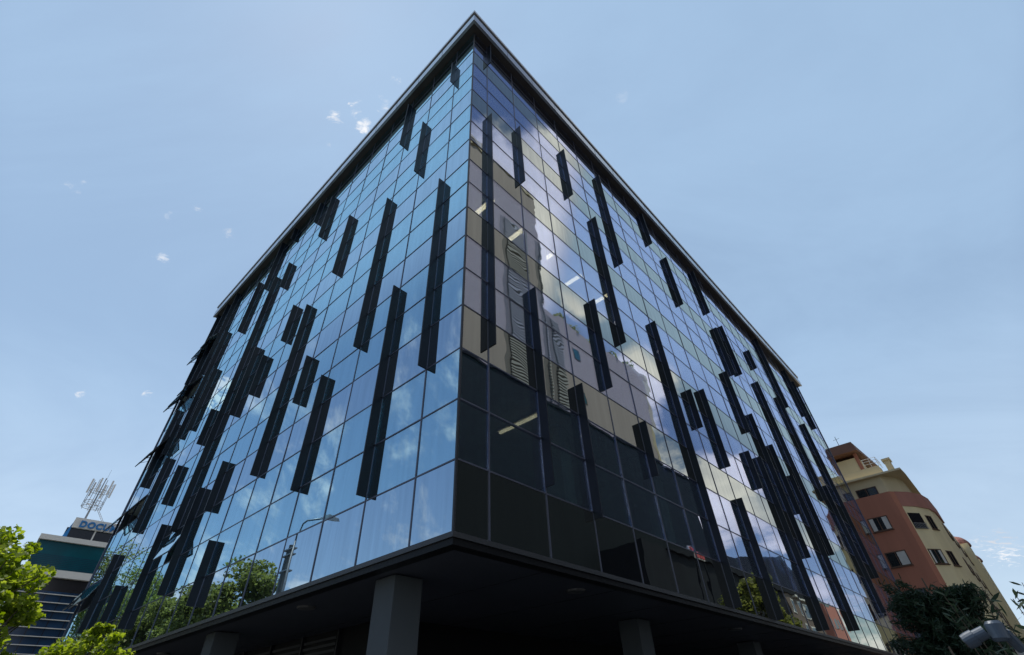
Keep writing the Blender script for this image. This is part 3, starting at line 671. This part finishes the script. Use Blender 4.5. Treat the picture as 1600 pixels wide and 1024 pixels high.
# ------------------------------------------------------------------ ground
def sheet(name, pts, z, m):
    mb = MB(); n = len(pts); mb.v = [(p.x, p.y, z) for p in pts]; mb.f = [tuple(range(n))]; mb.m = [0]
    me = bpy.data.meshes.new(name); me.from_pydata(mb.v, [], mb.f); me.materials.append(m); o = bpy.data.objects.new(name, me); COL.objects.link(o); o['kind'] = 'structure'; return o
sheet('ground', [Vector((-3000, -3000, 0)), Vector((3000, -3000, 0)), Vector((3000, 3000, 0)), Vector((-3000, 3000, 0))], -.012, M['ground'])
sheet('road', [S(-60, 6.8, 0), S(400, 6.8, 0), S(400, 12.5, 0), S(-60, 12.5, 0)], -.004, M['asphalt'])
sheet('left_road', [LS(-4, 6.0, 0), LS(300, 6.0, 0), LS(300, 6.6 + 5.5, 0), LS(-4, 6.6 + 5.5, 0)], -.0035, M['asphalt'])
sheet('plaza', [S(-6, 6.6, 0), S(46, 6.6, 0), S(46, -30, 0), S(-6, -30, 0)], .004, M['paving'])

# ------------------------------------------------------------------ sky, sun
SUN_AZ, SUN_EL = R_(-44), R_(69)
w = bpy.data.worlds.new('World'); sc.world = w; w.use_nodes = True; nt = w.node_tree; nt.nodes.clear()
out = N(nt, 'ShaderNodeOutputWorld'); bg = N(nt, 'ShaderNodeBackground'); lk(nt, bg.outputs[0], out.inputs[0]); bg.inputs[1].default_value = .10
sky = N(nt, 'ShaderNodeTexSky', sky_type='NISHITA'); sky.sun_disc = False; sky.sun_elevation = SUN_EL; sky.sun_rotation = SUN_AZ; sky.air_density = 1.; sky.dust_density = .3; sky.ozone_density = 1.5; sky.altitude = 100
tc = N(nt, 'ShaderNodeTexCoord'); D_ = tc.outputs['Generated']
def dot(v):
    n = N(nt, 'ShaderNodeVectorMath', operation='DOT_PRODUCT'); lk(nt, D_, n.inputs[0]); n.inputs[1].default_value = v; return n.outputs['Value']
def mth(op, a, b=None, c=None, clamp=False):
    n = N(nt, 'ShaderNodeMath', operation=op, use_clamp=clamp)
    for i, x in enumerate((a, b, c)):
        if x is None: continue
        if isinstance(x, (int, float)): n.inputs[i].default_value = x
        else: lk(nt, x, n.inputs[i])
    return n.outputs[0]
def sstep(x, lo, hi):
    n = N(nt, 'ShaderNodeMapRange', interpolation_type='SMOOTHSTEP', clamp=True); lk(nt, x, n.inputs[0]); n.inputs[1].default_value = lo; n.inputs[2].default_value = hi; return n.outputs[0]
sx = N(nt, 'ShaderNodeSeparateXYZ'); lk(nt, D_, sx.inputs[0])
den = mth('ADD', mth('MAXIMUM', sx.outputs[2], 0.), .22)
cx = N(nt, 'ShaderNodeCombineXYZ'); lk(nt, mth('DIVIDE', sx.outputs[0], den), cx.inputs[0]); lk(nt, mth('DIVIDE', sx.outputs[1], den), cx.inputs[1])
def noise(scale, det, rough, off, sc3=(1, 1, 1), dist=0.):
    mp = N(nt, 'ShaderNodeMapping'); lk(nt, cx.outputs[0], mp.inputs[0]); mp.inputs['Location'].default_value = off; mp.inputs['Scale'].default_value = sc3
    n = N(nt, 'ShaderNodeTexNoise'); n.inputs['Scale'].default_value = scale; n.inputs['Detail'].default_value = det; n.inputs['Roughness'].default_value = rough; n.inputs['Distortion'].default_value = dist
    lk(nt, mp.outputs[0], n.inputs[0]); return n.outputs[0]
n1 = noise(1.7, 10, .58, (3.1, 1.7, 0.4), dist=.15)
cum = sstep(n1, .455, .53)
eR = Vector(ray(1600, 1024)).cross(Vector(ray(1600, 0))).normalized()
eR = eR if eR.dot(Vector((1, 0, 0))) > 0 else -eR
eLn = Vector(ray(0, 1024)).cross(Vector(ray(0, 0))).normalized(); eLn = eLn if eLn.dot(Vector((-1, 0, 0))) > 0 else -eLn
eT = Vector(ray(0, 0)).cross(Vector(ray(1600, 0))).normalized(); eT = eT if eT.z > 0 and eT.dot(CF) < 0 or eT.dot(CF) < 0 else -eT
upR = mth('MULTIPLY', sstep(dot(eT), .006, .075), sstep(sx.outputs[0], .05, .3))
mR = mth('MAXIMUM', sstep(dot(eR), .06, .17), upR)
cumR = mth('MULTIPLY', cum, mR)
n2 = noise(3.2, 9, .62, (7.3, 2.2, 1.1), (1, 2.2, 1), .3)
wisp = mth('MULTIPLY', sstep(n2, .48, .72), mth('MULTIPLY', sstep(dot(eLn), .0, .12), .75))
cl = mth('MAXIMUM', cumR, wisp)
# a few small loose clouds in the open sky: (pixel direction, radius, strength)
n3 = noise(26., 8, .68, (1.2, 4.4, 0), (1, 1.6, 1), .8)
n3s = sstep(n3, .46, .62)
for (px, py, rad, st) in ((528, 181, .036, 1.), (554, 172, .032, 1.), (568, 198, .036, 1.), (601, 164, .034, 1.), (622, 123, .020, .5), (308, 328, .022, .6), (262, 338, .018, .3), (255, 402, .022, .6), (356, 366, .022, .45), (120, 288, .028, .35), (228, 617, .018, .9), (126, 614, .016, .6), (512, 225, .014, .3), (1565, 855, .050, .9), (1530, 850, .02, .6), (975, 150, .03, .12), (1175, 253, .03, .12)):
    v = Vector(ray(px, py)).normalized()
    ang = mth('ARCCOSINE', mth('MINIMUM', dot(v), 1.)); k = mth('SUBTRACT', 1., sstep(ang, 0., rad * 1.25))
    cl = mth('MAXIMUM', cl, mth('MULTIPLY', sstep(mth('ADD', n3, mth('MULTIPLY', mth('SUBTRACT', k, 1.), .36)), .42, .62), st))
v = Vector((-.75, .47, .47)).normalized(); k = mth('SUBTRACT', 1., sstep(mth('ARCCOSINE', mth('MINIMUM', dot(v), 1.)), .01, .075)); cl = mth('MAXIMUM', cl, sstep(mth('ADD', n3, mth('MULTIPLY', mth('SUBTRACT', k, 1.), .4)), .38, .5))
for (dv_, rad) in (((.79, .33, .52), .17), ((.83, .43, .36), .10), ((.70, .24, .67), .12)):
    k = mth('SUBTRACT', 1., sstep(mth('ARCCOSINE', mth('MINIMUM', dot(Vector(dv_).normalized()), 1.)), .0, rad)); cl = mth('MAXIMUM', cl, mth('MULTIPLY', sstep(mth('ADD', n1, mth('MULTIPLY', mth('SUBTRACT', k, 1.), .22)), .36, .45), sstep(dot(eR), .0, .05)))
shade = noise(3.2, 6, .6, (3.25, 1.9, .4))
ccol = N(nt, 'ShaderNodeMix', data_type='RGBA'); lk(nt, sstep(shade, .35, .65), ccol.inputs[0]); ccol.inputs[6].default_value = (6.6, 6.9, 7.6, 1); ccol.inputs[7].default_value = (10., 10.1, 10.4, 1)
veil = mth('SUBTRACT', 1., mth('MAXIMUM', mth('MAXIMUM', sstep(dot(eR), -.02, .14), upR), mth('MULTIPLY', sstep(dot(eLn), -.02, .16), .85)))
low = sstep(sx.outputs[2], .55, .0)
vcol = N(nt, 'ShaderNodeMix', data_type='RGBA'); lk(nt, low, vcol.inputs[0]); vcol.inputs[6].default_value = (4.4, 6.3, 8.7, 1); vcol.inputs[7].default_value = (6.9, 8.5, 10.2, 1)
vs = N(nt, 'ShaderNodeMix', data_type='RGBA'); n5 = noise(.9, 7, .6, (5.1, .3, 2.), (1, 1.9, 1), .6)
lk(nt, mth('MULTIPLY', veil, mth('MULTIPLY_ADD', sstep(n5, .3, .7), .20, .62)), vs.inputs[0]); lk(nt, sky.outputs[0], vs.inputs[6]); lk(nt, vcol.outputs[2], vs.inputs[7])
mx = N(nt, 'ShaderNodeMix', data_type='RGBA'); lk(nt, cl, mx.inputs[0]); lk(nt, vs.outputs[2], mx.inputs[6]); lk(nt, ccol.outputs[2], mx.inputs[7]); lk(nt, mx.outputs[2], bg.inputs[0])

sd = Vector((math.sin(SUN_AZ) * math.cos(SUN_EL), math.cos(SUN_AZ) * math.cos(SUN_EL), math.sin(SUN_EL)))
sun = bpy.data.lights.new('sun', 'SUN'); sun.energy = 3.2; sun.angle = R_(.53); sun.color = (1., .95, .87)
so = bpy.data.objects.new('sun', sun); COL.objects.link(so); so.rotation_euler = sd.to_track_quat('Z', 'Y').to_euler()

# ------------------------------------------------------------------ camera
cd = bpy.data.cameras.new('camera'); cd.sensor_width = 36; cd.lens = FPX / 1600 * 36; cd.shift_x = (800 - PPX) / 1600; cd.shift_y = (PPY - 512) / 1600; cd.clip_end = 6000; cd.clip_start = .05
co = bpy.data.objects.new('camera', cd); COL.objects.link(co)
x, y, z = CR, CU, -CF
co.matrix_world = Matrix(((x.x, y.x, z.x, CAM.x), (x.y, y.y, z.y, CAM.y), (x.z, y.z, z.z, CAM.z), (0, 0, 0, 1)))
sc.camera = co
sc.view_settings.view_transform = 'Standard'; sc.view_settings.look = 'None'; sc.view_settings.gamma = 1; sc.view_settings.exposure = 0
sc.cycles.max_bounces = 10; sc.cycles.transparent_max_bounces = 12; sc.cycles.glossy_bounces = 6
